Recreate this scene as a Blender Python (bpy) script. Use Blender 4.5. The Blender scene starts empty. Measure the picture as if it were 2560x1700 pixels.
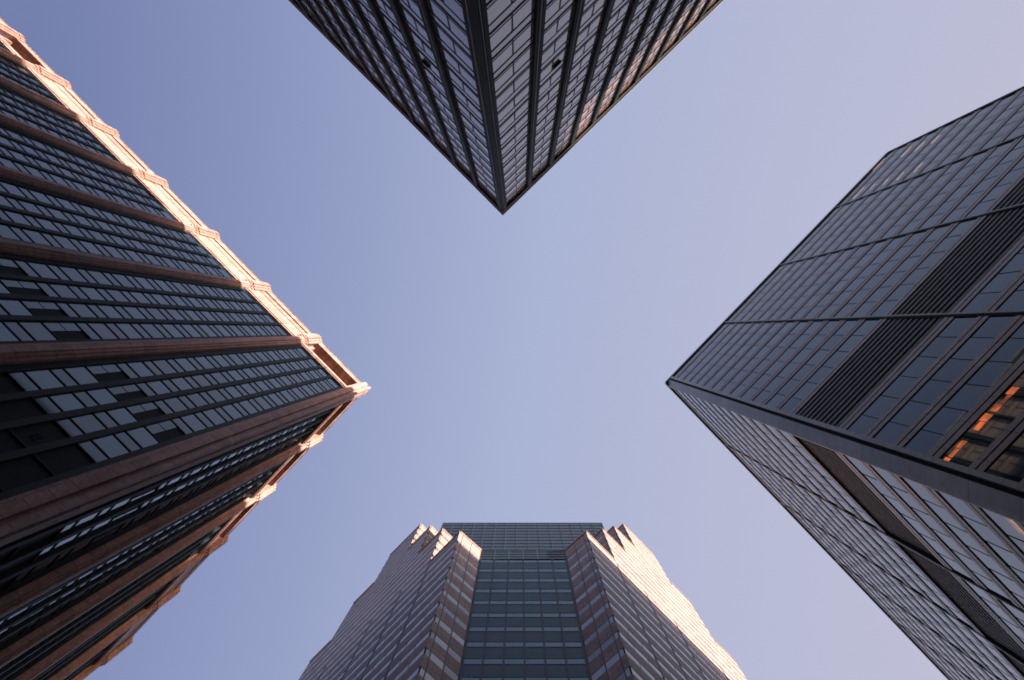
import bpy, math, random
from mathutils import Vector
random.seed(11)
R = math.radians
S2 = math.sqrt(0.5)
scene = bpy.context.scene
COL = scene.collection

# ------------------------------------------------------------------ camera
F = 1707.0                       # focal length in pixels of the 2560 px wide photograph
VX, VY = 1300.0, 824.0           # where the zenith lies in it
EYE = 1.6
cam_d = bpy.data.cameras.new("camera")
cam_d.sensor_width = 36.0
cam_d.lens = 36.0 * F / 2560.0
cam_d.shift_x = -(VX - 1280.0) / 2560.0
cam_d.shift_y = -(850.0 - VY) / 2560.0
cam_d.clip_start, cam_d.clip_end = 0.1, 5000.0
cam = bpy.data.objects.new("camera", cam_d)
cam.location = (0, 0, EYE)
cam.rotation_euler = (math.pi, 0, 0)      # looks straight up; image right = +X, image down = +Y
COL.objects.link(cam)
scene.camera = cam

# ------------------------------------------------------------------ sky, sun, exposure
SUN_AZ, SUN_EL = R(25.0), R(6.0)          # azimuth measured from +X towards -Y
sun_dir = Vector((math.cos(SUN_AZ) * math.cos(SUN_EL), -math.sin(SUN_AZ) * math.cos(SUN_EL), math.sin(SUN_EL)))
world = bpy.data.worlds.new("World")
scene.world = world
world.use_nodes = True
nt = world.node_tree
for n in list(nt.nodes):
    nt.nodes.remove(n)
sky = nt.nodes.new("ShaderNodeTexSky")
sky.sky_type = 'NISHITA'
sky.sun_disc = False
sky.sun_elevation = SUN_EL
sky.sun_rotation = math.atan2(sun_dir.x, sun_dir.y)
sky.altitude = 50
sky.air_density = 1.0
sky.dust_density = 2.2
sky.ozone_density = 1.0
tint = nt.nodes.new("ShaderNodeMix")
tint.data_type = 'RGBA'
tint.blend_type = 'MULTIPLY'
tint.inputs[0].default_value = 1.0
tint.inputs[7].default_value = (0.52, 0.45, 0.50, 1)
bg = nt.nodes.new("ShaderNodeBackground")
bg.inputs[1].default_value = 0.15
wo = nt.nodes.new("ShaderNodeOutputWorld")
nt.links.new(sky.outputs[0], tint.inputs[6])
# high overhead the clear evening sky runs from deep periwinkle away from the sun to pale lilac towards it
geo = nt.nodes.new("ShaderNodeTexCoord")
sep = nt.nodes.new("ShaderNodeSeparateXYZ")
nt.links.new(geo.outputs["Generated"], sep.inputs[0])
mrx = nt.nodes.new("ShaderNodeMapRange")
mrx.inputs[1].default_value, mrx.inputs[2].default_value = -0.6, 0.6
ymul = nt.nodes.new("ShaderNodeMath")
ymul.operation = 'MULTIPLY_ADD'
ymul.inputs[1].default_value = 0.16
nt.links.new(sep.outputs[1], ymul.inputs[0])
nt.links.new(sep.outputs[0], ymul.inputs[2])
nt.links.new(ymul.outputs[0], mrx.inputs[0])
ramp = nt.nodes.new("ShaderNodeValToRGB")
E = ramp.color_ramp.elements
E[0].position, E[0].color = 0.0, (0.205, 0.255, 0.49, 1)
E[1].position, E[1].color = 1.0, (0.625, 0.615, 0.79, 1)
for pos, colr in ((0.25, (0.335, 0.39, 0.645, 1)), (0.5, (0.465, 0.53, 0.775, 1)), (0.8, (0.56, 0.588, 0.785, 1))):
    e = E.new(pos)
    e.color = colr
nt.links.new(mrx.outputs[0], ramp.inputs[0])
mrz = nt.nodes.new("ShaderNodeMapRange")
mrz.interpolation_type = 'SMOOTHSTEP'
mrz.inputs[1].default_value, mrz.inputs[2].default_value = 0.30, 0.72
nt.links.new(sep.outputs[2], mrz.inputs[0])
blend = nt.nodes.new("ShaderNodeMix")
blend.data_type = 'RGBA'
nt.links.new(mrz.outputs[0], blend.inputs[0])
nt.links.new(tint.outputs[2], blend.inputs[6])
nt.links.new(ramp.outputs[0], blend.inputs[7])
nt.links.new(blend.outputs[2], bg.inputs[0])
nt.links.new(bg.outputs[0], wo.inputs[0])

sun_l = bpy.data.lights.new("sun", 'SUN')
sun_l.energy = 5.0
sun_l.angle = R(0.5)
sun_l.color = (1.0, 0.81, 0.71)
sun = bpy.data.objects.new("sun", sun_l)
sun.location = sun_dir * 400
sun.rotation_euler = (-sun_dir).to_track_quat('-Z', 'Y').to_euler()
COL.objects.link(sun)

scene.view_settings.view_transform = 'Standard'
scene.view_settings.look = 'None'
scene.view_settings.gamma = 1.0
scene.view_settings.use_curve_mapping = False
scene.view_settings.exposure = 2.5
scene.cycles.filter_width = 1.8

# ------------------------------------------------------------------ materials
def mat(name, color, rough=0.6, spec=0.5, metal=0.0, ior=None, var=0.0, scale=3.0, joints=None, bump=0.0, stain=0.0):
    m = bpy.data.materials.new(name)
    m.use_nodes = True
    t = m.node_tree
    b = t.nodes["Principled BSDF"]
    b.inputs["Roughness"].default_value = rough
    b.inputs["Metallic"].default_value = metal
    b.inputs["Specular IOR Level"].default_value = spec
    if ior:
        b.inputs["IOR"].default_value = ior
    b.inputs["Base Color"].default_value = (*color, 1)
    out = None
    tc = t.nodes.new("ShaderNodeTexCoord")
    if var > 0:
        nz = t.nodes.new("ShaderNodeTexNoise")
        nz.inputs["Scale"].default_value = scale
        nz.inputs["Detail"].default_value = 6
        nz.inputs["Roughness"].default_value = 0.7
        t.links.new(tc.outputs["Object"], nz.inputs["Vector"])
        rp = t.nodes.new("ShaderNodeValToRGB")
        rp.color_ramp.elements[0].position = 0.3
        rp.color_ramp.elements[1].position = 0.7
        rp.color_ramp.elements[0].color = (*[c * (1 - var) for c in color], 1)
        rp.color_ramp.elements[1].color = (*[min(1, c * (1 + var)) for c in color], 1)
        t.links.new(nz.outputs[0], rp.inputs[0])
        out = rp.outputs[0]
        if bump > 0:
            bp = t.nodes.new("ShaderNodeBump")
            bp.inputs["Strength"].default_value = bump
            bp.inputs["Distance"].default_value = 0.02
            t.links.new(nz.outputs[0], bp.inputs["Height"])
            t.links.new(bp.outputs[0], b.inputs["Normal"])
    if stain > 0 and out is not None:           # vertical rain streaks, stretched along the wall's height
        mp = t.nodes.new("ShaderNodeMapping")
        mp.inputs["Scale"].default_value = (1.6, 0.06, 1.0)
        t.links.new(tc.outputs["UV"], mp.inputs[0])
        n2 = t.nodes.new("ShaderNodeTexNoise")
        n2.inputs["Scale"].default_value = 1.0
        n2.inputs["Detail"].default_value = 5
        t.links.new(mp.outputs[0], n2.inputs["Vector"])
        r2 = t.nodes.new("ShaderNodeValToRGB")
        r2.color_ramp.elements[0].position = 0.35
        r2.color_ramp.elements[1].position = 0.62
        r2.color_ramp.elements[0].color = (1 - stain,) * 3 + (1,)
        r2.color_ramp.elements[1].color = (1, 1, 1, 1)
        t.links.new(n2.outputs[0], r2.inputs[0])
        mx = t.nodes.new("ShaderNodeMix")
        mx.data_type = 'RGBA'
        mx.blend_type = 'MULTIPLY'
        mx.inputs[0].default_value = 1.0
        t.links.new(out, mx.inputs[6])
        t.links.new(r2.outputs[0], mx.inputs[7])
        out = mx.outputs[2]
    if joints and out is not None:              # cladding panels: (width, height) in metres
        br = t.nodes.new("ShaderNodeTexBrick")
        br.offset = 0.0
        br.inputs["Scale"].default_value = 1.0
        br.inputs["Brick Width"].default_value = joints[0]
        br.inputs["Row Height"].default_value = joints[1]
        br.inputs["Mortar Size"].default_value = 0.03
        br.inputs["Mortar Smooth"].default_value = 0.1
        br.inputs["Color1"].default_value = (0.78, 0.78, 0.78, 1)
        br.inputs["Color2"].default_value = (1.14, 1.12, 1.09, 1)
        br.inputs["Mortar"].default_value = (0.3, 0.28, 0.27, 1)
        t.links.new(tc.outputs["UV"], br.inputs["Vector"])
        mx = t.nodes.new("ShaderNodeMix")
        mx.data_type = 'RGBA'
        mx.blend_type = 'MULTIPLY'
        mx.inputs[0].default_value = 1.0
        t.links.new(out, mx.inputs[6])
        t.links.new(br.outputs[0], mx.inputs[7])
        out = mx.outputs[2]
    if out is not None:
        t.links.new(out, b.inputs["Base Color"])
    return m

def glass(name, color, ior=1.9, rough=0.03, var=0.25, coat=(1, 1, 1)):
    m = mat(name, color, rough=rough, ior=ior, var=var, scale=0.35)
    m.node_tree.nodes["Principled BSDF"].inputs["Specular Tint"].default_value = (*coat, 1)
    return m

M = {}
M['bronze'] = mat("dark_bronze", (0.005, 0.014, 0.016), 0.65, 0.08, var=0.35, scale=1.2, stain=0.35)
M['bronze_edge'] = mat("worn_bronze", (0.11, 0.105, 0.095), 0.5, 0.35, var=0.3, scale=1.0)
M['cornice'] = mat("brown_bronze", (0.040, 0.036, 0.032), 0.6, 0.12, var=0.3, scale=1.2)
M['coping'] = mat("grey_coping", (0.28, 0.28, 0.29), 0.5, var=0.2, scale=2)
M['gasket'] = mat("dark_window_frame", (0.005, 0.010, 0.015), 0.6, 0.2, var=0.2, scale=2)
M['t_glass'] = glass("grey_tower_glass", (0.23, 0.158, 0.125), 2.4)
M['t_glass2'] = glass("grey_tower_glass_blind", (0.29, 0.20, 0.155), 2.3)
M['t_spandrel'] = glass("grey_tower_spandrel", (0.27, 0.185, 0.145), 2.1, 0.08)
M['granite'] = mat("red_brown_granite", (0.30, 0.178, 0.15), 0.55, 0.3, var=0.36, scale=2.4, joints=(3.0, 1.85), bump=0.3, stain=0.38)
M['l_frame'] = mat("blackened_frame", (0.004, 0.011, 0.014), 0.6, 0.18, var=0.3, scale=1)
M['l_glass'] = glass("blue_glass", (0.007, 0.022, 0.042), 1.72, coat=(0.66, 0.9, 1.0))
M['l_glass2'] = glass("blue_glass_dim", (0.010, 0.022, 0.034), 1.6, coat=(0.66, 0.9, 1.0))
M['l_spandrel'] = glass("blue_spandrel", (0.010, 0.022, 0.034), 1.58, 0.06, coat=(0.66, 0.9, 1.0))
M['l_dark'] = mat("black_louvre", (0.004, 0.010, 0.013), 0.7, 0.12, var=0.3, scale=1.5)
M['r_beam'] = mat("grey_brown_beam", (0.26, 0.215, 0.20), 0.32, 0.5, var=0.2, scale=1.5, joints=(2.02, 60.0), stain=0.2)
M['r_glass'] = glass("dark_blue_glass", (0.006, 0.020, 0.030), 1.54, coat=(0.55, 0.85, 1.0))
M['r_glass2'] = glass("dark_blue_glass_dim", (0.008, 0.022, 0.031), 1.48, coat=(0.55, 0.85, 1.0))
M['r_louvre'] = mat("green_grey_louvre", (0.12, 0.14, 0.14), 0.55, 0.4, var=0.2, scale=2)
M['r_strip'] = mat("grey_corner_stone", (0.26, 0.275, 0.28), 0.35, 0.5, var=0.25, scale=1.5, joints=(9.0, 3.588), stain=0.25)
M['black'] = mat("black_recess", (0.004, 0.010, 0.012), 0.7, 0.1, var=0.2, scale=1)
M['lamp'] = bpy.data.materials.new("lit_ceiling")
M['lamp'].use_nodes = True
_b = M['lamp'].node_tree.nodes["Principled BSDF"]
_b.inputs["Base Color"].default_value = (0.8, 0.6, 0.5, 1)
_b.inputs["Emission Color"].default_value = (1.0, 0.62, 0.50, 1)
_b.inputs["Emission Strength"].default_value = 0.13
M['sun_reflection'] = M['lamp'].copy()
M['sun_reflection'].name = "painted_sun_reflection"
_b = M['sun_reflection'].node_tree.nodes["Principled BSDF"]
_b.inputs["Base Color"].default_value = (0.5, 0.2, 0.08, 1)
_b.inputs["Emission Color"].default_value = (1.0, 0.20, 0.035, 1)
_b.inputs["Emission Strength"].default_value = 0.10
_t = M['sun_reflection'].node_tree                     # uneven glow imitating reflected sunlight in the panes
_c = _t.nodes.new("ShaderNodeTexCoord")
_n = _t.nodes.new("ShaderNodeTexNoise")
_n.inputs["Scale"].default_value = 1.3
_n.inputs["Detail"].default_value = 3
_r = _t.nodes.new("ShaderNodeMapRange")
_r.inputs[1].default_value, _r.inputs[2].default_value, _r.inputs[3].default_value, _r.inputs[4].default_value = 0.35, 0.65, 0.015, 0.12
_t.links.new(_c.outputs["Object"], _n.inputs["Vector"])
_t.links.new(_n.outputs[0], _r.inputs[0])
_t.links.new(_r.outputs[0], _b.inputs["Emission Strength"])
M['b_granite'] = mat("rose_granite", (0.255, 0.165, 0.142), 0.5, 0.45, var=0.35, scale=2.2, joints=(1.5, 3.75), stain=0.25)
M['b_glass'] = glass("rose_tower_glass", (0.13, 0.115, 0.11), 2.4)
M['b_glass2'] = glass("rose_tower_glass_dim", (0.09, 0.082, 0.08), 1.75)
M['b_teal'] = mat("teal_panel", (0.024, 0.066, 0.090), 0.4, 0.2, var=0.3, scale=0.6)
M['b_upper'] = mat("dark_teal_louvre", (0.0025, 0.008, 0.014), 0.3, 0.5, var=0.3, scale=0.6)
M['b_strip'] = glass("teal_tower_glass", (0.018, 0.052, 0.078), 1.8, coat=(0.6, 0.9, 1.0))
M['b_frame'] = mat("navy_frame", (0.008, 0.014, 0.018), 0.5, 0.4, var=0.2, scale=1)
M['roofing'] = mat("roof_gravel", (0.2, 0.19, 0.18), 0.9, var=0.4, scale=6)
M['concrete'] = mat("pale_concrete", (0.30, 0.28, 0.26), 0.8, var=0.25, scale=0.8, joints=(3.0, 3.6), stain=0.3)
M['asphalt'] = mat("asphalt", (0.05, 0.05, 0.052), 0.85, var=0.35, scale=4, bump=0.4)
M['paving'] = mat("pale_paving", (0.28, 0.265, 0.25), 0.8, var=0.25, scale=3, joints=(0.9, 0.9))
M['paint'] = mat("road_paint", (0.75, 0.74, 0.70), 0.7, var=0.15, scale=5)

# ------------------------------------------------------------------ mesh builder
class MB:
    def __init__(self):
        self.v, self.f, self.m, self.uv, self.mats = [], [], [], [], []
    def mi(self, k):
        if k not in self.mats:
            self.mats.append(k)
        return self.mats.index(k)
    def quad(self, pts, uvs, k):
        i = len(self.v)
        self.v += pts
        self.f.append(tuple(range(i, i + len(pts))))
        self.uv.append(uvs)
        self.m.append(self.mi(k))
    def box(self, fc, s0, s1, z0, z1, d0, d1, k, back=True):
        P = fc.p
        a, b, c, d = P(s0, z0, d1), P(s1, z0, d1), P(s1, z1, d1), P(s0, z1, d1)
        e, f, g, h = P(s0, z0, d0), P(s1, z0, d0), P(s1, z1, d0), P(s0, z1, d0)
        w = s1 - s0
        t = d1 - d0
        self.quad([a, b, c, d], [(s0, z0), (s1, z0), (s1, z1), (s0, z1)], k)
        self.quad([e, a, d, h], [(s0 - t, z0), (s0, z0), (s0, z1), (s0 - t, z1)], k)
        self.quad([b, f, g, c], [(s1, z0), (s1 + t, z0), (s1 + t, z1), (s1, z1)], k)
        self.quad([e, f, b, a], [(s0, z0 - t), (s1, z0 - t), (s1, z0), (s0, z0)], k)
        self.quad([d, c, g, h], [(s0, z1), (s1, z1), (s1, z1 + t), (s0, z1 + t)], k)
        if back:
            self.quad([f, e, h, g], [(s1, z0), (s0, z0), (s0, z1), (s1, z1)], k)
    def pane(self, fc, s0, s1, z0, z1, d, k, jit=0.003):
        a = random.gauss(0, jit)
        b = random.gauss(0, jit)
        sc, zc = (s0 + s1) / 2, (z0 + z1) / 2
        q = [(s0, z0), (s1, z0), (s1, z1), (s0, z1)]
        self.quad([fc.p(s, z, d + a * (s - sc) + b * (z - zc)) for s, z in q], q, k)
    def prism(self, pts, z0, z1, k, ktop=None):
        n = len(pts)
        area = sum(pts[i][0] * pts[(i + 1) % n][1] - pts[(i + 1) % n][0] * pts[i][1] for i in range(n))
        if area < 0:
            pts = pts[::-1]
        u = 0.0
        for i in range(n):
            p, q = pts[i], pts[(i + 1) % n]
            l = math.hypot(q[0] - p[0], q[1] - p[1])
            self.quad([Vector((*p, z0)), Vector((*q, z0)), Vector((*q, z1)), Vector((*p, z1))],
                      [(u, z0), (u + l, z0), (u + l, z1), (u, z1)], k)
            u += l
        self.quad([Vector((*p, z1)) for p in pts], [tuple(p) for p in pts], ktop or k)
        self.quad([Vector((*p, z0)) for p in pts[::-1]], [tuple(p) for p in pts[::-1]], k)
    def build(self, name, parent=None, origin=None):
        if not self.f:
            return None
        o3 = Vector(origin) if origin is not None else (parent.matrix_world.translation if parent else Vector((0, 0, 0)))
        if parent is not None:
            o3 = root_loc(parent)
        me = bpy.data.meshes.new(name)
        me.from_pydata([tuple(p - o3) for p in self.v], [], self.f)
        for k in self.mats:
            me.materials.append(M[k])
        me.polygons.foreach_set("material_index", self.m)
        ul = me.uv_layers.new(name="UVMap")
        flat = []
        for u in self.uv:
            for a in u:
                flat += [a[0], a[1]]
        ul.data.foreach_set("uv", flat)
        me.update()
        o = bpy.data.objects.new(name, me)
        COL.objects.link(o)
        if parent is not None:
            o.parent = parent
        elif origin is not None:
            o.location = origin
        return o

def root_loc(o):
    v = Vector((0, 0, 0))
    while o is not None:
        v += o.location
        o = o.parent
    return v

class Face:
    """A vertical facade plane: corner O (metres), direction t, outward normal n; s along, z up (above eye), d outward."""
    def __init__(self, O, t, n):
        self.O, self.t, self.n = Vector(O), Vector(t).normalized(), Vector(n).normalized()
    def p(self, s, z, d):
        q = self.O + self.t * s + self.n * d
        return Vector((q.x, q.y, max(0.0, z + EYE)))
    def xy(self, s, d):
        q = self.O + self.t * s + self.n * d
        return (q.x, q.y)

def thing(name, label, cat, loc, group=None):
    o = bpy.data.objects.new(name, None)
    o.empty_display_size = 5
    COL.objects.link(o)
    o.location = loc
    o['label'] = label
    o['category'] = cat
    if group:
        o['group'] = group
    return o

def tag(o, label=None, cat=None, kind=None):
    if label:
        o['label'] = label
    if cat:
        o['category'] = cat
    if kind:
        o['kind'] = kind

def pix(p):
    z = p.z - EYE
    if z < 1:
        return None
    return (VX + F * p.x / z, VY + F * p.y / z)

class Windows:
    """Window units of one tower: the hundred that show largest become parts, the rest one part."""
    def __init__(self, name, parent):
        self.name, self.parent, self.units = name, parent, []
    def add(self, mb, fc, s0, s1, z0, z1, visible=True):
        q = [pix(fc.p(s, z, -0.2)) for s, z in ((s0, z0), (s1, z0), (s1, z1), (s0, z1))]
        area = -1.0
        if visible and all(c is not None for c in q):
            cx = sum(c[0] for c in q) / 4
            cy = sum(c[1] for c in q) / 4
            if -10 < cx < 2570 and -10 < cy < 1710:
                area = abs(sum(q[i][0] * q[(i + 1) % 4][1] - q[(i + 1) % 4][0] * q[i][1] for i in range(4))) / 2
        self.units.append((area, mb))
    def finish(self, n=100):
        self.units.sort(key=lambda u: -u[0])
        for a, mb in self.units[:n]:
            mb.build(self.name, self.parent)
        rest = MB()
        for a, mb in self.units[n:]:
            off = len(rest.v)
            rest.v += mb.v
            rest.f += [tuple(i + off for i in f) for f in mb.f]
            rest.uv += mb.uv
            rest.m += [rest.mi(mb.mats[i]) for i in mb.m]
        if rest.f:
            o = rest.build(self.name, self.parent)
            tag(o, kind='stuff')

def unit(a_deg, flipx=1, flipy=1):
    return Vector((flipx * math.cos(R(a_deg)), flipy * math.sin(R(a_deg))))

# ------------------------------------------------------------------ ground
def flat(name, pts, z, k, label=None, kind='structure'):
    mb = MB()
    mb.quad([Vector((x, y, z)) for x, y in pts], [tuple(p) for p in pts], k)
    o = mb.build(name)
    tag(o, kind=kind)
    return o
flat('ground', [(-900, -900), (900, -900), (900, 900), (-900, 900)], -0.15, 'asphalt')

# ================================================================== TOWER 1: dark bronze tower (top of the photo)
def build_bronze():
    H = 101.0
    k = H / F
    O = Vector(((1257 - VX) * k, (535 - VY) * k))
    root = thing('office_tower', "dark bronze office tower at the photo's top, orange sunlight along its right roofline",
                 'tower', (O.x, O.y, 0), 'high-rise towers around the crossing')
    tr, tl = unit(44.25, 1, -1), unit(45.1, -1, -1)
    fr = Face(O, tr, (-tr.y, tr.x))
    fl = Face(O, tl, (tl.y, -tl.x))
    L = 58.0
    GD = -0.32                                    # glass plane
    mb = MB()
    A = O + tr * 0.75 + tl * 0.75
    body = [A, A + tr * (L - 1.5), A + tr * (L - 1.5) + tl * (L - 1.5), A + tl * (L - 1.5)]
    mb.prism([tuple(p) for p in body], 0, H + EYE - 1.2, 'black', 'roofing')
    mb.build('wall', root)
    # corner column with ribs, cut as one profile
    def ob(i, j):
        p = O + tr * i + tl * j
        return (p.x, p.y)
    prof = [(0.10, 0.10), (0.42, 0.04), (0.48, 0.12), (0.62, 0.12), (0.66, 0.03), (0.90, 0.03), (0.94, 0.16), (1.12, 0.16), (1.16, 0.7),
            (0.7, 1.22), (0.16, 1.18), (0.16, 0.98), (0.03, 0.94), (0.03, 0.70), (0.12, 0.66), (0.12, 0.50), (0.04, 0.44)]
    mb = MB()
    mb.prism([ob(*p) for p in prof], 0, H + EYE - 0.9, 'bronze')
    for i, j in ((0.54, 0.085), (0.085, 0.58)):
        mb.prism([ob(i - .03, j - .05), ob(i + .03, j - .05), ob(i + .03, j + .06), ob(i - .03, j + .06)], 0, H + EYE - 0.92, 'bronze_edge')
    c = mb.build('corner_pier', root)
    # cornice and coping as rings round the roof
    for nm, z0, z1, d0, d1, key in (('cornice', H - 1.9, H - 0.3, -0.6, 0.02, 'cornice'), ('coping', H - 0.3, H, -1.4, 0.16, 'coping')):
        mb = MB()
        B = [O + tr * -d1 + tl * -d1, O + tr * (L) + tl * -d1, O + tr * L + tl * L, O + tr * -d1 + tl * L]
        I = [O + tr * -d0 + tl * -d0, O + tr * (L + d0) + tl * -d0, O + tr * (L + d0) + tl * (L + d0), O + tr * -d0 + tl * (L + d0)]
        for q in range(4):
            mb.prism([tuple(B[q]), tuple(B[(q + 1) % 4]), tuple(I[(q + 1) % 4]), tuple(I[q])], z0 + EYE, z1 + EYE, key)
        mb.build(nm, root)
    FH = 3.818
    zb = 0.4548 * H
    floors = [zb + FH * q for q in range(-12, 14)]
    wins = Windows('window', root)
    for fc, side in ((fr, 'r'), (fl, 'l')):
        edges = [1.2] + [1.27 + 4.335 * q for q in range(1, 14)]
        for q in range(1, 13):                     # piers
            s = 1.27 + 4.335 * q
            mb = MB()
            mb.box(fc, s - 0.44, s + 0.44, -EYE, H - 0.56, GD, -0.06, 'bronze')
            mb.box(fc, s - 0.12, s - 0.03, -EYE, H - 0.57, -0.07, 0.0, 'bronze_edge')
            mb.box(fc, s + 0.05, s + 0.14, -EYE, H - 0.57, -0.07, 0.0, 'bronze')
            mb.build('pier', root)
        for q in range(12):                         # glass bays
            s0 = edges[q] + (0.44 if q else 0.0)
            s1 = edges[q + 1] - 0.44
            sm = s0 + (s1 - s0) * 0.5
            for z in floors:
                top = min(z + 2.59, H - 1.9)
                g = random.choice(('t_glass', 't_glass', 't_glass', 't_glass2'))
                u = MB()
                for (a, b) in ((s0, sm), (sm, s1)):
                    if random.random() < 0.12:
                        g = random.choice(('t_glass', 't_glass2'))
                    u.pane(fc, a, b, z + 0.10, z + 0.46, GD, 't_spandrel', 0.002)
                    u.pane(fc, a, b, z + 0.50, min(z + 2.60, H - 1.8), GD, g, 0.004)
                    if z + 2.7 < H - 1.9:
                        u.pane(fc, a, b, z + 2.68, min(z + 3.75, H - 1.8), GD, 't_spandrel', 0.002)
                if top > z + 0.5:
                    u.box(fc, sm - 0.055, sm + 0.055, z + 0.10, top, GD - 0.02, GD + 0.03, 'gasket', back=False)
                wins.add(u, fc, s0, s1, z, z + 3.7, s1 < 47)
        for z in floors:
            mb = MB()
            mb.box(fc, 1.16, L - 2, z - 0.09, z + 0.09, GD - 0.06, GD + 0.045, 'gasket', back=False)
            mb.box(fc, 1.16, L - 2, z + 0.46, z + 0.52, GD - 0.06, GD + 0.025, 'gasket', back=False)
            if z + 2.7 < H - 1.9:
                mb.box(fc, 1.16, L - 2, z + 2.59, z + 2.70, GD - 0.06, GD + 0.035, 'gasket', back=False)
            mb.build('floor_band', root)
    # the two vents standing open in otherwise even glass
    for fc, s, z in ((fr, 9.0, 0.575 * H), (fl, 5.2, 0.585 * H)):
        zz = min(floors, key=lambda q: abs(q - z)) + 0.55
        mb = MB()
        sv = 1.27 + 4.335 * (2 if fc is fr else 2) - 2.05
        mb.box(fc, sv, sv + 0.9, zz + 1.4, zz + 1.95, GD + 0.02, GD + 0.05, 'black')
        mb.quad([fc.p(sv, zz + 1.9, GD + 0.06), fc.p(sv + 0.9, zz + 1.9, GD + 0.06), fc.p(sv + 0.9, zz + 1.45, GD + 0.22), fc.p(sv, zz + 1.45, GD + 0.22)],
                [(0, 0), (1, 0), (1, 1), (0, 1)], 't_glass')
        tag(mb.build('open_vent', root), 'small window standing open in the glass')
    wins.finish()
    return root

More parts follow.
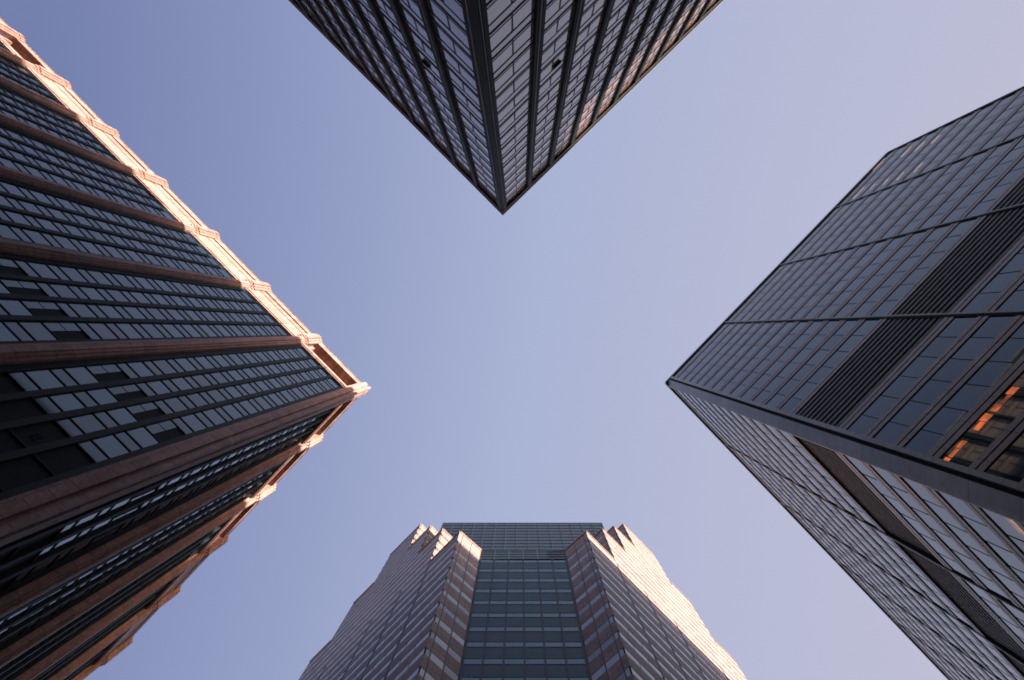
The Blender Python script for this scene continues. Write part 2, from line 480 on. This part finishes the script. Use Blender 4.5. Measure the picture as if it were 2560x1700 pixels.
# ================================================================== TOWER 2: red granite tower (left)
def build_granite():
    H = 108.0
    k = H / F
    O = Vector(((930 - VX) * k, (970 - VY) * k))
    root = thing('office_tower', "red granite tower on the photo's left, its roofline of stepped caps sunlit",
                 'tower', (O.x, O.y, 0), 'high-rise towers around the crossing')
    t1, t2 = unit(45.3, -1, -1), unit(46.7, -1, 1)
    f1 = Face(O, t1, (-t1.y, t1.x))
    f2 = Face(O, t2, (t2.y, -t2.x))
    if f1.n.x < 0: f1.n = -f1.n
    if f2.n.x < 0: f2.n = -f2.n
    GD = -1.05
    LEN = 92.0
    def ob(i, j):
        p = O + t1 * i + t2 * j
        return (p.x, p.y)
    mb = MB()
    mb.prism([ob(4.9, 4.9), ob(LEN, 4.9), ob(LEN, 60), ob(4.9, 60)], 0, H + EYE - 2.0, 'black', 'roofing')
    mb.build('wall', root)
    # corner pier: one stepped column
    mb = MB()
    half = [(0.10, 0.10), (0.46, 0.10), (0.46, 0.36), (0.70, 0.36), (0.70, 0.08), (1.30, 0.08), (1.30, 0.36), (1.52, 0.36), (1.52, 0.62), (1.78, 0.62), (1.78, 1.5)]
    half = [(i * 1.1 if i > 0.5 else i, j) for i, j in half]
    prof = half + [(j, i) for i, j in half[:0:-1]]
    mb.prism([ob(*p) for p in prof], 0, H + EYE + 0.05, 'granite')
    mb.build('corner_pier', root)
    px1 = [11.6, 23.0, 34.5, 46.1, 57.1, 67.9, 78.3, 88.7]
    px2 = [11.6, 22.4, 33.4, 44.4, 55.4]
    FH = 3.737
    zm = 0.456 * H
    ZT = H - 9.4                                   # top of the glass
    floors = [zm + FH * q for q in range(-13, 14)]
    wins = Windows('window', root)
    for fc, ps, which in ((f1, px1, 1), (f2, px2, 2)):
        last = ps[-1]
        GD = -1.05 if which == 1 else -1.32             # the narrow face has the deeper reveals
        MD = 0.14 if which == 1 else 0.2
        for s in ps:                               # stepped piers with their caps
            mb = MB()
            steps = [(0.72, GD - 0.3), (0.72, -0.60), (0.50, -0.60), (0.50, -0.45), (0.26, -0.45), (0.26, -0.30)]
            cap = [(0.74, GD - 0.3), (1.02, -0.62), (1.02, -0.48), (0.70, -0.48), (0.70, -0.23), (0.34, -0.23), (0.34, -0.01)]
            right = [(s + a, d) for a, d in steps]
            left = [(s - a, d) for a, d in steps[::-1]]
            mb.prism([fc.xy(a, d) for a, d in right + left], 0, H + EYE - 7.4, 'granite')
            pr = mb.build('pier', root)
            mb = MB()
            for z0, z1, gr in ((-7.4, -6.8, -0.14), (-6.8, -1.25, 0.0), (-1.25, -1.05, -0.09), (-1.05, -0.1, 0.0), (-0.1, 0.1, -0.12)):
                rr = [(s + a + (gr if a > 0.3 else 0) * 0.7, d + gr) for a, d in cap]
                ll = [(s - a - (gr if a > 0.3 else 0) * 0.7, d + gr) for a, d in cap[::-1]]
                mb.prism([fc.xy(a, d) for a, d in rr + ll], H + EYE + z0, H + EYE + z1, 'granite')
            mb.build('pier_cap', pr)
        starts = [1.96] + [s + 0.72 for s in ps[:-1]]
        ends = [s - 0.72 for s in ps]
        for bay, (a, b) in enumerate(zip(starts, ends)):
            # crown of the bay
            opening = bay in ((0, 6) if which == 1 else (0, 1, 2))
            mb = MB()
            mb.box(fc, a, b, H - 1.9, H - 0.1, -4.0 if opening else -1.7, -0.66, 'granite')
            mb.box(fc, a, b, H - 0.1, H + 0.02, -2.0, -0.58, 'granite')
            mb.build('coping', root)
            mb = MB()
            mb.box(fc, a, b, H - 8.9, H - 7.9, -1.65, -0.70, 'granite')
            mb.box(fc, a, b, H - 9.4, H - 8.9, -1.65, -0.82, 'granite')
            mb.build('sill', root)
            mb = MB()
            if opening:
                mb.box(fc, a, b, H - 7.9, H - 1.9, -4.6, -4.2, 'granite')
                mb.box(fc, a, a + 0.5, H - 7.9, H - 1.9, -4.2, -1.55, 'granite')
                mb.box(fc, b - 0.5, b, H - 7.9, H - 1.9, -4.2, -1.55, 'granite')
                mb.build('loggia', root)
            else:
                mb.box(fc, a, b, H - 7.9, H - 1.9, -1.6, -1.06, 'granite')
                for g0, g1, dd in ((7.75, 6.15, -0.80), (5.98, 4.2, -0.84), (4.03, 2.2, -0.80)):
                    mb.box(fc, a, b, H - g0, H - g1, -1.07, dd, 'granite')
                mb.build('frieze', root)
            # glass below
            ce = 0.55
            w = (b - a - 2 * ce) / 4.0
            mb = MB()
            mb.box(fc, a - 0.02, a + ce, -EYE, ZT, GD - 0.4, GD + MD - 0.02, 'l_frame')
            mb.box(fc, b - ce, b + 0.02, -EYE, ZT, GD - 0.4, GD + MD - 0.02, 'l_frame')
            mb.build('jamb', root)
            for q in range(1, 4):
                m2 = MB()
                sq = a + ce + w * q
                m2.box(fc, sq - 0.23, sq + 0.23, -EYE, ZT, GD - 0.35, GD + MD, 'l_frame')
                m2.build('mullion', root)
            for fi, z in enumerate(floors):
                for q in range(4):
                    c0 = a + ce + w * q + (0.23 if q else 0)
                    c1 = a + ce + w * (q + 1) - (0.23 if q < 3 else 0)
                    u = MB()
                    zt = min(z + FH, ZT)
                    if z < 0.387 * H - 1:                       # base storeys: black louvres
                        u.box(fc, c0, c1, z + 0.05, zt - 0.05, GD - 0.2, GD - 0.05, 'l_dark', back=False)
                        if random.random() < 0.3:
                            u.pane(fc, c0 + .3, c1 - .6, z + 1.0, z + 1.8, GD - 0.03, 'l_glass2', 0.004)
                    elif abs(z - zm) < 0.5:                      # plant storey: half height of each opening is shut
                        cm = c0 + (c1 - c0) * 0.52
                        u.box(fc, c0, cm, z + 0.04, zt - 0.04, GD - 0.2, GD - 0.04, 'l_dark', back=False)
                        u.pane(fc, cm, c1, z + 0.08, z + 1.80, GD, 'l_spandrel', 0.002)
                        u.pane(fc, cm, c1, z + 1.92, zt - 0.08, GD, 'l_spandrel', 0.002)
                    else:
                        if zt - z > 1.6:
                            u.pane(fc, c0, c1, z + 1.42, zt - 0.02, GD, random.choice(('l_glass', 'l_glass', 'l_glass2')), 0.002)
                        u.pane(fc, c0, c1, z + 0.05, min(z + 1.36, zt), GD, 'l_spandrel', 0.002)
                    wins.add(u, fc, c0, c1, z, zt, which == 1 or s < 40)
        for z in floors:
            if z > ZT:
                continue
            mb = MB()
            mb.box(fc, 1.78, last, z - 0.05, z + 0.05, GD - 0.1, GD + 0.06, 'l_frame', back=False)
            if z + 1.36 < ZT and abs(z - zm) > 0.5 and z > 0.387 * H - 1:
                mb.box(fc, 1.78, last, z + 1.34, z + 1.44, GD - 0.1, GD + 0.06, 'l_frame', back=False)
            mb.build('transom', root)
        mb = MB()
        mb.box(fc, 1.9, LEN - 1 if which == 1 else 59, -EYE, ZT + 1, GD - 0.9, GD - 0.5, 'l_frame')
        mb.build('backing_wall', root)
    wins.finish()
    return root

# ================================================================== TOWER 3: dark blue banded tower (right)
def build_banded():
    H = 104.0
    k = H / F
    O = Vector(((1664 - VX) * k, (957 - VY) * k))
    root = thing('office_tower', "dark blue-grey banded glass tower on the photo's right, black louvre stripe wrapping its corner",
                 'tower', (O.x, O.y, 0), 'high-rise towers around the crossing')
    t1, t2 = unit(46.0, 1, -1), unit(46.3, 1, 1)
    f1 = Face(O, t1, (t1.y, -t1.x))
    f2 = Face(O, t2, (-t2.y, t2.x))
    if f1.n.x > 0: f1.n = -f1.n
    if f2.n.x > 0: f2.n = -f2.n
    L1 = 796 * k
    L2 = 98.0
    def ob(i, j):
        p = O + t1 * i + t2 * j
        return (p.x, p.y)
    mb = MB()
    mb.prism([ob(0.8, 0.8), ob(L1 - 0.1, 0.8), ob(L1 - 0.1, L2), ob(0.8, L2)], 0, H + EYE - 0.6, 'black', 'roofing')
    mb.build('wall', root)
    mb = MB()
    C = 0.62
    zz = 0.0
    mb.prism([ob(C, -0.14), ob(C + 0.02, 1.2), ob(1.2, C + 0.02), ob(-0.14, C)], 0, H + EYE - 0.5, 'r_strip')
    mb.build('corner_strip', root)
    for a, b in ((f1, (C + 0.02, C + 0.34)), (f2, (C + 0.02, C + 0.30))):
        mb = MB()
        mb.box(a, b[0], b[1], -EYE, H - 0.5, -0.4, -0.02 if a is f1 else 0.05, 'black' if a is f1 else 'r_beam')
        mb.box(a, b[1], b[1] + 0.35, -EYE, H - 0.5, -0.4, 0.16 if a is f1 else -0.06, 'r_strip' if a is f1 else 'black')
        mb.build('corner_trim', root)
    mb = MB()
    for fc, Ln in ((f1, L1), (f2, L2)):
        mb.box(fc, 0.0, Ln, H - 0.5, H, -0.8, 0.18, 'r_strip')
    mb.build('coping', root)
    mb = MB()
    mb.box(Face(f1.O + t1 * L1, t2, t1), -0.1, 30, -EYE, H - 0.02, -0.2, 0.35, 'black')
    mb.build('end_wall', root)
    mod = 198.5 * k
    FH = 0.0345 * H
    zl0, zl1 = 0.471 * H, 0.5566 * H
    wins = Windows('window', root)
    low = [zl0 - FH * q for q in range(1, 15) if zl0 - FH * q > -EYE]
    high = [zl1 + FH * q for q in range(0, 13)]
    for fc, nb, which in ((f1, 4, 1), (f2, 8, 2)):
        lines = [0.97 + 0.02] + [207 * k + mod * q for q in range(nb)]
        lines = lines[:nb + 1]
        if which == 1:
            lines[-1] = L1
        full = lines[-1]
        for z in [zl0] + low + high:
            mb = MB()
            # a pair of beams with a shadow gap at every storey line
            mb.box(fc, 0.97, full, z - 0.55, z - 0.07, -0.35, 0.045, 'r_beam', back=False)
            mb.box(fc, 0.97, full, z - 0.07, z + 0.07, -0.35, -0.06, 'black', back=False)
            mb.box(fc, 0.97, full, z + 0.07, z + 0.55, -0.35, 0.045, 'r_beam', back=False)
            mb.build('spandrel', root)
        for bay in range(nb):
            a, b = lines[bay], lines[bay + 1]
            a += 0.26 if bay else 0
            b -= 0.13
            # louvre storey
            mb = MB()
            npitch = 10
            pt = (zl1 - zl0 - 1.24) / npitch
            for q in range(npitch):
                z = zl0 + 0.62 + pt * q
                mb.box(fc, a, b, z + 0.12, z + 0.12 + pt * 0.52, -0.4, 0.0 if which == 1 else -0.16, 'r_louvre', back=False)
            mb.box(fc, a, b, zl0, zl1, -0.7, -0.45, 'black')
            mb.build('louvre', root)
            for zlist in (low, high):
                for z in zlist:
                    z0 = z + 0.55
                    z1 = min(z + FH - 0.55, H - 0.5)
                    if z1 - z0 < 0.4:
                        continue
                    u = MB()
                    n = 6
                    w = (b - a) / n
                    for q in range(n):
                        key = random.choice(('r_glass', 'r_glass', 'r_glass2'))
                        u.pane(fc, a + w * q, a + w * (q + 1), z0, z1, -0.02, key, 0.003)
                        if q:
                            u.box(fc, a + w * q - 0.022, a + w * q + 0.022, z0, z1, -0.05, 0.0, 'black', back=False)
                    wins.add(u, fc, a, b, z0, z1)
        for q in range(1, nb):                        # dark vertical channels between the bays
            s = lines[q]
            mb = MB()
            mb.box(fc, s - 0.13, s + 0.10, -EYE, H - 0.52, -0.4, 0.075, 'black', back=False)
            mb.box(fc, s + 0.10, s + 0.26, -EYE, H - 0.52, -0.4, 0.10, 'r_strip', back=False)
            mb.build('channel', root)
        mb = MB()
        mb.box(fc, 0.97, full - 0.05, -EYE, H - 0.6, -1.0, -0.75, 'black')
        mb.build('backing_wall', root)
    # rooms with their ceiling lights on, two stacks near the far end of the upper face
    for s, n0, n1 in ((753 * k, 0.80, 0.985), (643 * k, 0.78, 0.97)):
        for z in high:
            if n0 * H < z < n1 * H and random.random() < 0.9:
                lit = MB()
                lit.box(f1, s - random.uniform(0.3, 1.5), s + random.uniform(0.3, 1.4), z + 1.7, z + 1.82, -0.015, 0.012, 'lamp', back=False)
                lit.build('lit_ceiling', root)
    # glowing strips paint in the bronze tower's sunlit band reflected in one low storey
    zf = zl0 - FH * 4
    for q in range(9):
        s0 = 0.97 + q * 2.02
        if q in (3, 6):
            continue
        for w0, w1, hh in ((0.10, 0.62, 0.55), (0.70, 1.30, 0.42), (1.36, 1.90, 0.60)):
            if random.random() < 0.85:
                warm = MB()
                warm.box(f1, s0 + w0, s0 + w1, zf + 2.25, zf + 2.25 + hh * random.uniform(0.7, 1.1), -0.015, 0.008, 'sun_reflection', back=False)
                tag(warm.build('reflection_strip', root), 'orange strip painted in as reflected sunlight')

    wins.finish()
    return root

# ================================================================== TOWER 4: stepped rose granite tower (bottom)
def build_stepped():
    H1 = 104.5
    g = H1 / F
    c = 7.5
    P1 = 157.5
    root = thing('office_tower', "stepped rose granite tower rising from the photo's bottom edge, teal glass centre between folded corners",
                 'tower', (c * g, 551 * g, 0), 'high-rise towers around the crossing')
    def q2(x, y):
        return ((c + x) * g, y * g)
    FH = 3.75
    zc = 0.8026 * H1                                # underside of one light strip
    wins = Windows('window', root)
    D = 760.0
    # lower body: folded front, both flanks
    e = 4.0                                          # backing set in behind the cladding (px units)
    r2 = 2 ** .5
    def flank(sign, s, d):                           # s along flank, d outward, in px units
        return (sign * (P1 + (s + d) * S2), 504 + (s - d) * S2)
    mb = MB()
    body = [q2(104, 551 + e), q2(-104, 551 + e), q2(*flank(-1, e * 1.2, -e)), q2(*flank(-1, D, -e)),
            q2(0, 504 + D * r2 - 60), q2(*flank(1, D, -e)), q2(*flank(1, e * 1.2, -e))]
    mb.prism(body, 0, H1 + EYE - 0.3, 'b_frame', 'roofing')
    mb.build('wall', root)
    tiers = [(0, 105, 1.0), (105, 205, 1.163), (205, 308, 1.324), (308, 470, 1.487), (470, 565, 1.324), (565, 650, 1.163), (650, 760, 1.0)]
    TH = 150.0
    for sign in (1, -1):
        t = Vector((sign * S2, S2))
        n = Vector((sign * S2, -S2))
        O = Vector(q2(sign * P1, 504))
        fc = Face(O, t, n)
        for (a, b, hh) in tiers:
            Hh = hh * H1
            if hh > 1.0:
                mb = MB()
                mb.prism([q2(*flank(sign, a + 2, -4)), q2(*flank(sign, b - 2, -4)), q2(*flank(sign, b - 2, -TH)), q2(*flank(sign, a + 2, -TH))],
                         H1 - 2 + EYE, Hh + EYE - 0.3, 'b_frame', 'roofing')
                mb.build('tier_core', root)
            facade(fc, a * g, b * g, -EYE, Hh, root, wins, FH, zc, True)
            # wall that turns back from the flank at the step
            if hh > 1.0 and a < 400:
                fw = Face(Vector(q2(*flank(sign, a, 0))), -n, -t)
                facade(fw, 0.12, 9.0, H1 - 6, Hh, root, wins, FH, zc, False)
            elif hh > 1.0:
                fw = Face(Vector(q2(*flank(sign, b, 0))), -n, t)
                mb = MB()
                mb.box(fw, 0.0, TH * g, H1 - 10, Hh, -0.3, 0.0, 'b_granite')
                mb.build('end_wall', root)
        # folded wall beside the glass centre
        pin, pk = Vector(q2(sign * 104.5, 551)), Vector(q2(sign * P1, 504))
        tw = (pk - pin)
        Lw = tw.length
        fw = Face(pin, tw, -t)
        facade(fw, 0.0, Lw - 0.12, -EYE, H1, root, wins, FH, zc, False, narrow_end=True)
    # teal glass centre
    fc = Face(Vector(q2(-104, 551)), (1, 0), (0, -1))
    centre(fc, 208 * g, -EYE, H1, root, wins, FH, zc, 6)
    # taller set-back centre block
    mb = MB()
    mb.prism([q2(-256, 633), q2(256, 633), q2(256, 900), q2(-256, 900)], H1 - 2 + EYE, 1.30 * H1 + EYE - 0.3, 'b_frame', 'roofing')
    mb.build('upper_core', root)
    fu = Face(Vector(q2(-258, 629)), (1, 0), (0, -1))
    W = 516 * g
    mb = MB()
    nz = 0
    z = H1 - 6
    while z < 1.30 * H1 - 1.0:
        mb.box(fu, 0, W, z, z + 0.14, -0.3, 0.06, 'b_frame', back=False)
        mb.box(fu, 0, W, z + 0.14, z + 1.75, -0.3, 0.0, 'b_upper', back=False)
        z += 1.875
    mb.box(fu, 0, W, z, 1.30 * H1, -0.3, 0.05, 'b_frame')
    mb.build('upper_panel', root)
    for q in range(0, 16):
        mb = MB()
        s = W * q / 15.0
        mb.box(fu, max(0, s - 0.07), min(W, s + 0.07), H1 - 6, 1.30 * H1 - 0.05, -0.2, 0.12, 'b_frame', back=False)
        mb.build('upper_mullion', root)
    wins.finish()
    return root

def facade(fc, s0, s1, z0, z1, root, wins, FH, zc, flank, narrow_end=False):
    """Granite bands and strips of window panes between s0 and s1 up to z1."""
    q0 = math.ceil((z0 - zc) / FH)
    zf = zc + q0 * FH
    gran = MB()
    L = s1 - s0
    npan = max(1, int(round(L / 2.05)))
    cols = [s0 + L * i / npan for i in range(npan + 1)]
    if narrow_end:
        cols = [s0, s0 + L * 0.44, s0 + L * 0.86, s1]
    gran.box(fc, s0, s1, max(z0, zf - FH) if zf - FH > z0 else z0, zf, -0.3, 0.0, 'b_granite')
    z = zf
    while z < z1 - 0.2:
        top = min(z + FH, z1)
        wt = z + 1.32
        if wt < z1 - 0.9:
            gran.box(fc, s0, s1, wt, top - 0.02 if top < z1 else top, -0.3, 0.0, 'b_granite', back=False)
            for i in range(len(cols) - 1):
                u = MB()
                u.pane(fc, cols[i] + 0.06, cols[i + 1] - 0.06, z, wt, -0.025, random.choice(('b_glass', 'b_glass', 'b_glass2')), 0.003)
                wins.add(u, fc, cols[i], cols[i + 1], z, wt)
        else:
            gran.box(fc, s0, s1, z, z1, -0.3, 0.0, 'b_granite', back=False)
        z += FH
    if z1 > 100:
        gran.box(fc, s0, s1, z1 - 0.42, z1 + 0.02, -0.5, 0.10, 'b_granite')
    gran.build('granite_band', root)
    fr = MB()
    for i, s in enumerate(cols):
        a, b = max(s0, s - 0.06), min(s1, s + 0.06)
        if flank and i == 0 and s0 > 1:
            fr.box(fc, s0 - 0.13, s0 + 0.13, z0, min(z1, 104.0) - 0.4, -0.35, 0.03, 'b_frame', back=False)
        elif 0 < i < len(cols) - 1:
            fr.box(fc, a, b, z0, z1 - 0.5, -0.3, -0.04 if flank else 0.012, 'b_frame', back=False)
    bk = MB()
    fr.build('mullion', root)
    bk.box(fc, s0 + 0.02, s1 - 0.02, z0 + 0.02, z1 - 0.5, -0.5, -0.32, 'b_frame')
    bk.build('backing_wall', root)

def centre(fc, W, z0, z1, root, wins, FH, zc, n):
    q0 = math.ceil((z0 - zc) / FH)
    z = zc + q0 * FH
    w = W / n
    while z < z1 - 0.3:
        wt = z + 1.16
        mb = MB()
        mb.box(fc, 0.02, W - 0.02, z - 0.06, z + 0.04, -0.3, 0.0, 'b_frame', back=False)
        if wt < z1:
            mb.box(fc, 0.02, W - 0.02, wt - 0.02, wt + 0.08, -0.3, 0.0, 'b_frame', back=False)
        mb.build('transom', root)
        for i in range(n):
            u = MB()
            if wt < z1:
                u.pane(fc, w * i, w * (i + 1), z + 0.05, wt - 0.02, -0.03, 'b_strip', 0.003)
                u.pane(fc, w * i, w * (i + 1), wt + 0.08, min(z + FH - 0.06, z1), -0.03, 'b_teal', 0.0025)
            wins.add(u, fc, w * i, w * (i + 1), z, z + FH)
        z += FH
    for i in range(n + 1):
        mb = MB()
        s = w * i
        a, b = (s - 0.10, s + 0.10) if 0 < i < n else ((0, 0.22) if i == 0 else (W - 0.22, W))
        mb.box(fc, a, b, z0, z1 - 0.02, -0.3, 0.06, 'b_frame', back=False)
        mb.build('mullion', root)
    mb = MB()
    mb.box(fc, 0.01, W - 0.01, z1 - 4.3, z1, -0.4, 0.02, 'b_upper')
    for zz in (4.3, 3.2, 2.1, 1.0, 0.15):
        mb.box(fc, 0.01, W - 0.01, z1 - zz, z1 - zz + 0.13, -0.4, 0.08, 'b_frame')
    mb.build('coping', root)

# ================================================================== unseen block added to keep the low sun off all but the tower tops
def build_shade_block():
    ca, sa = math.cos(SUN_AZ), math.sin(SUN_AZ)
    def xy(p, q):
        return (p * ca + q * sa, -p * sa + q * ca)
    p0, p1 = 150.0, 175.0
    rise = p0 * math.tan(SUN_EL)
    root = thing('shade_block', "unseen concrete block added towards the sun to shade all but the tower tops",
                 'office block', (*xy(p0, 0), 0))  # added block, there only to keep the low sun off
    for qa, qb, S in ((-130, -38, 103.2), (-38, -21.2, 83.5), (-21.2, 9, 101.9), (9, 22, 118.0), (22, 45, 100.0), (45, 120, 97.0)):  # wing heights shaped to set where the shadow lines fall
        top = S + rise + EYE
        mb = MB()
        mb.prism([xy(p0, qa), xy(p1, qa), xy(p1, qb), xy(p0, qb)], 0, top, 'concrete', 'roofing')
        mb.build('wing', root)
        a, b = Vector(xy(p0, qa)), Vector(xy(p0, qb))
        fc = Face(a, b - a, (-ca, sa))
        z = 4.0
        while z < top - 5:
            mb = MB()
            mb.box(fc, 0.8, qb - qa - 0.8, z, z + 1.9, -0.1, 0.03, 'l_glass2', back=False)
            mb.build('shade_block_window_strip', root)
            z += 3.7
    return root

build_bronze()
build_granite()
build_banded()
build_stepped()
build_shade_block()
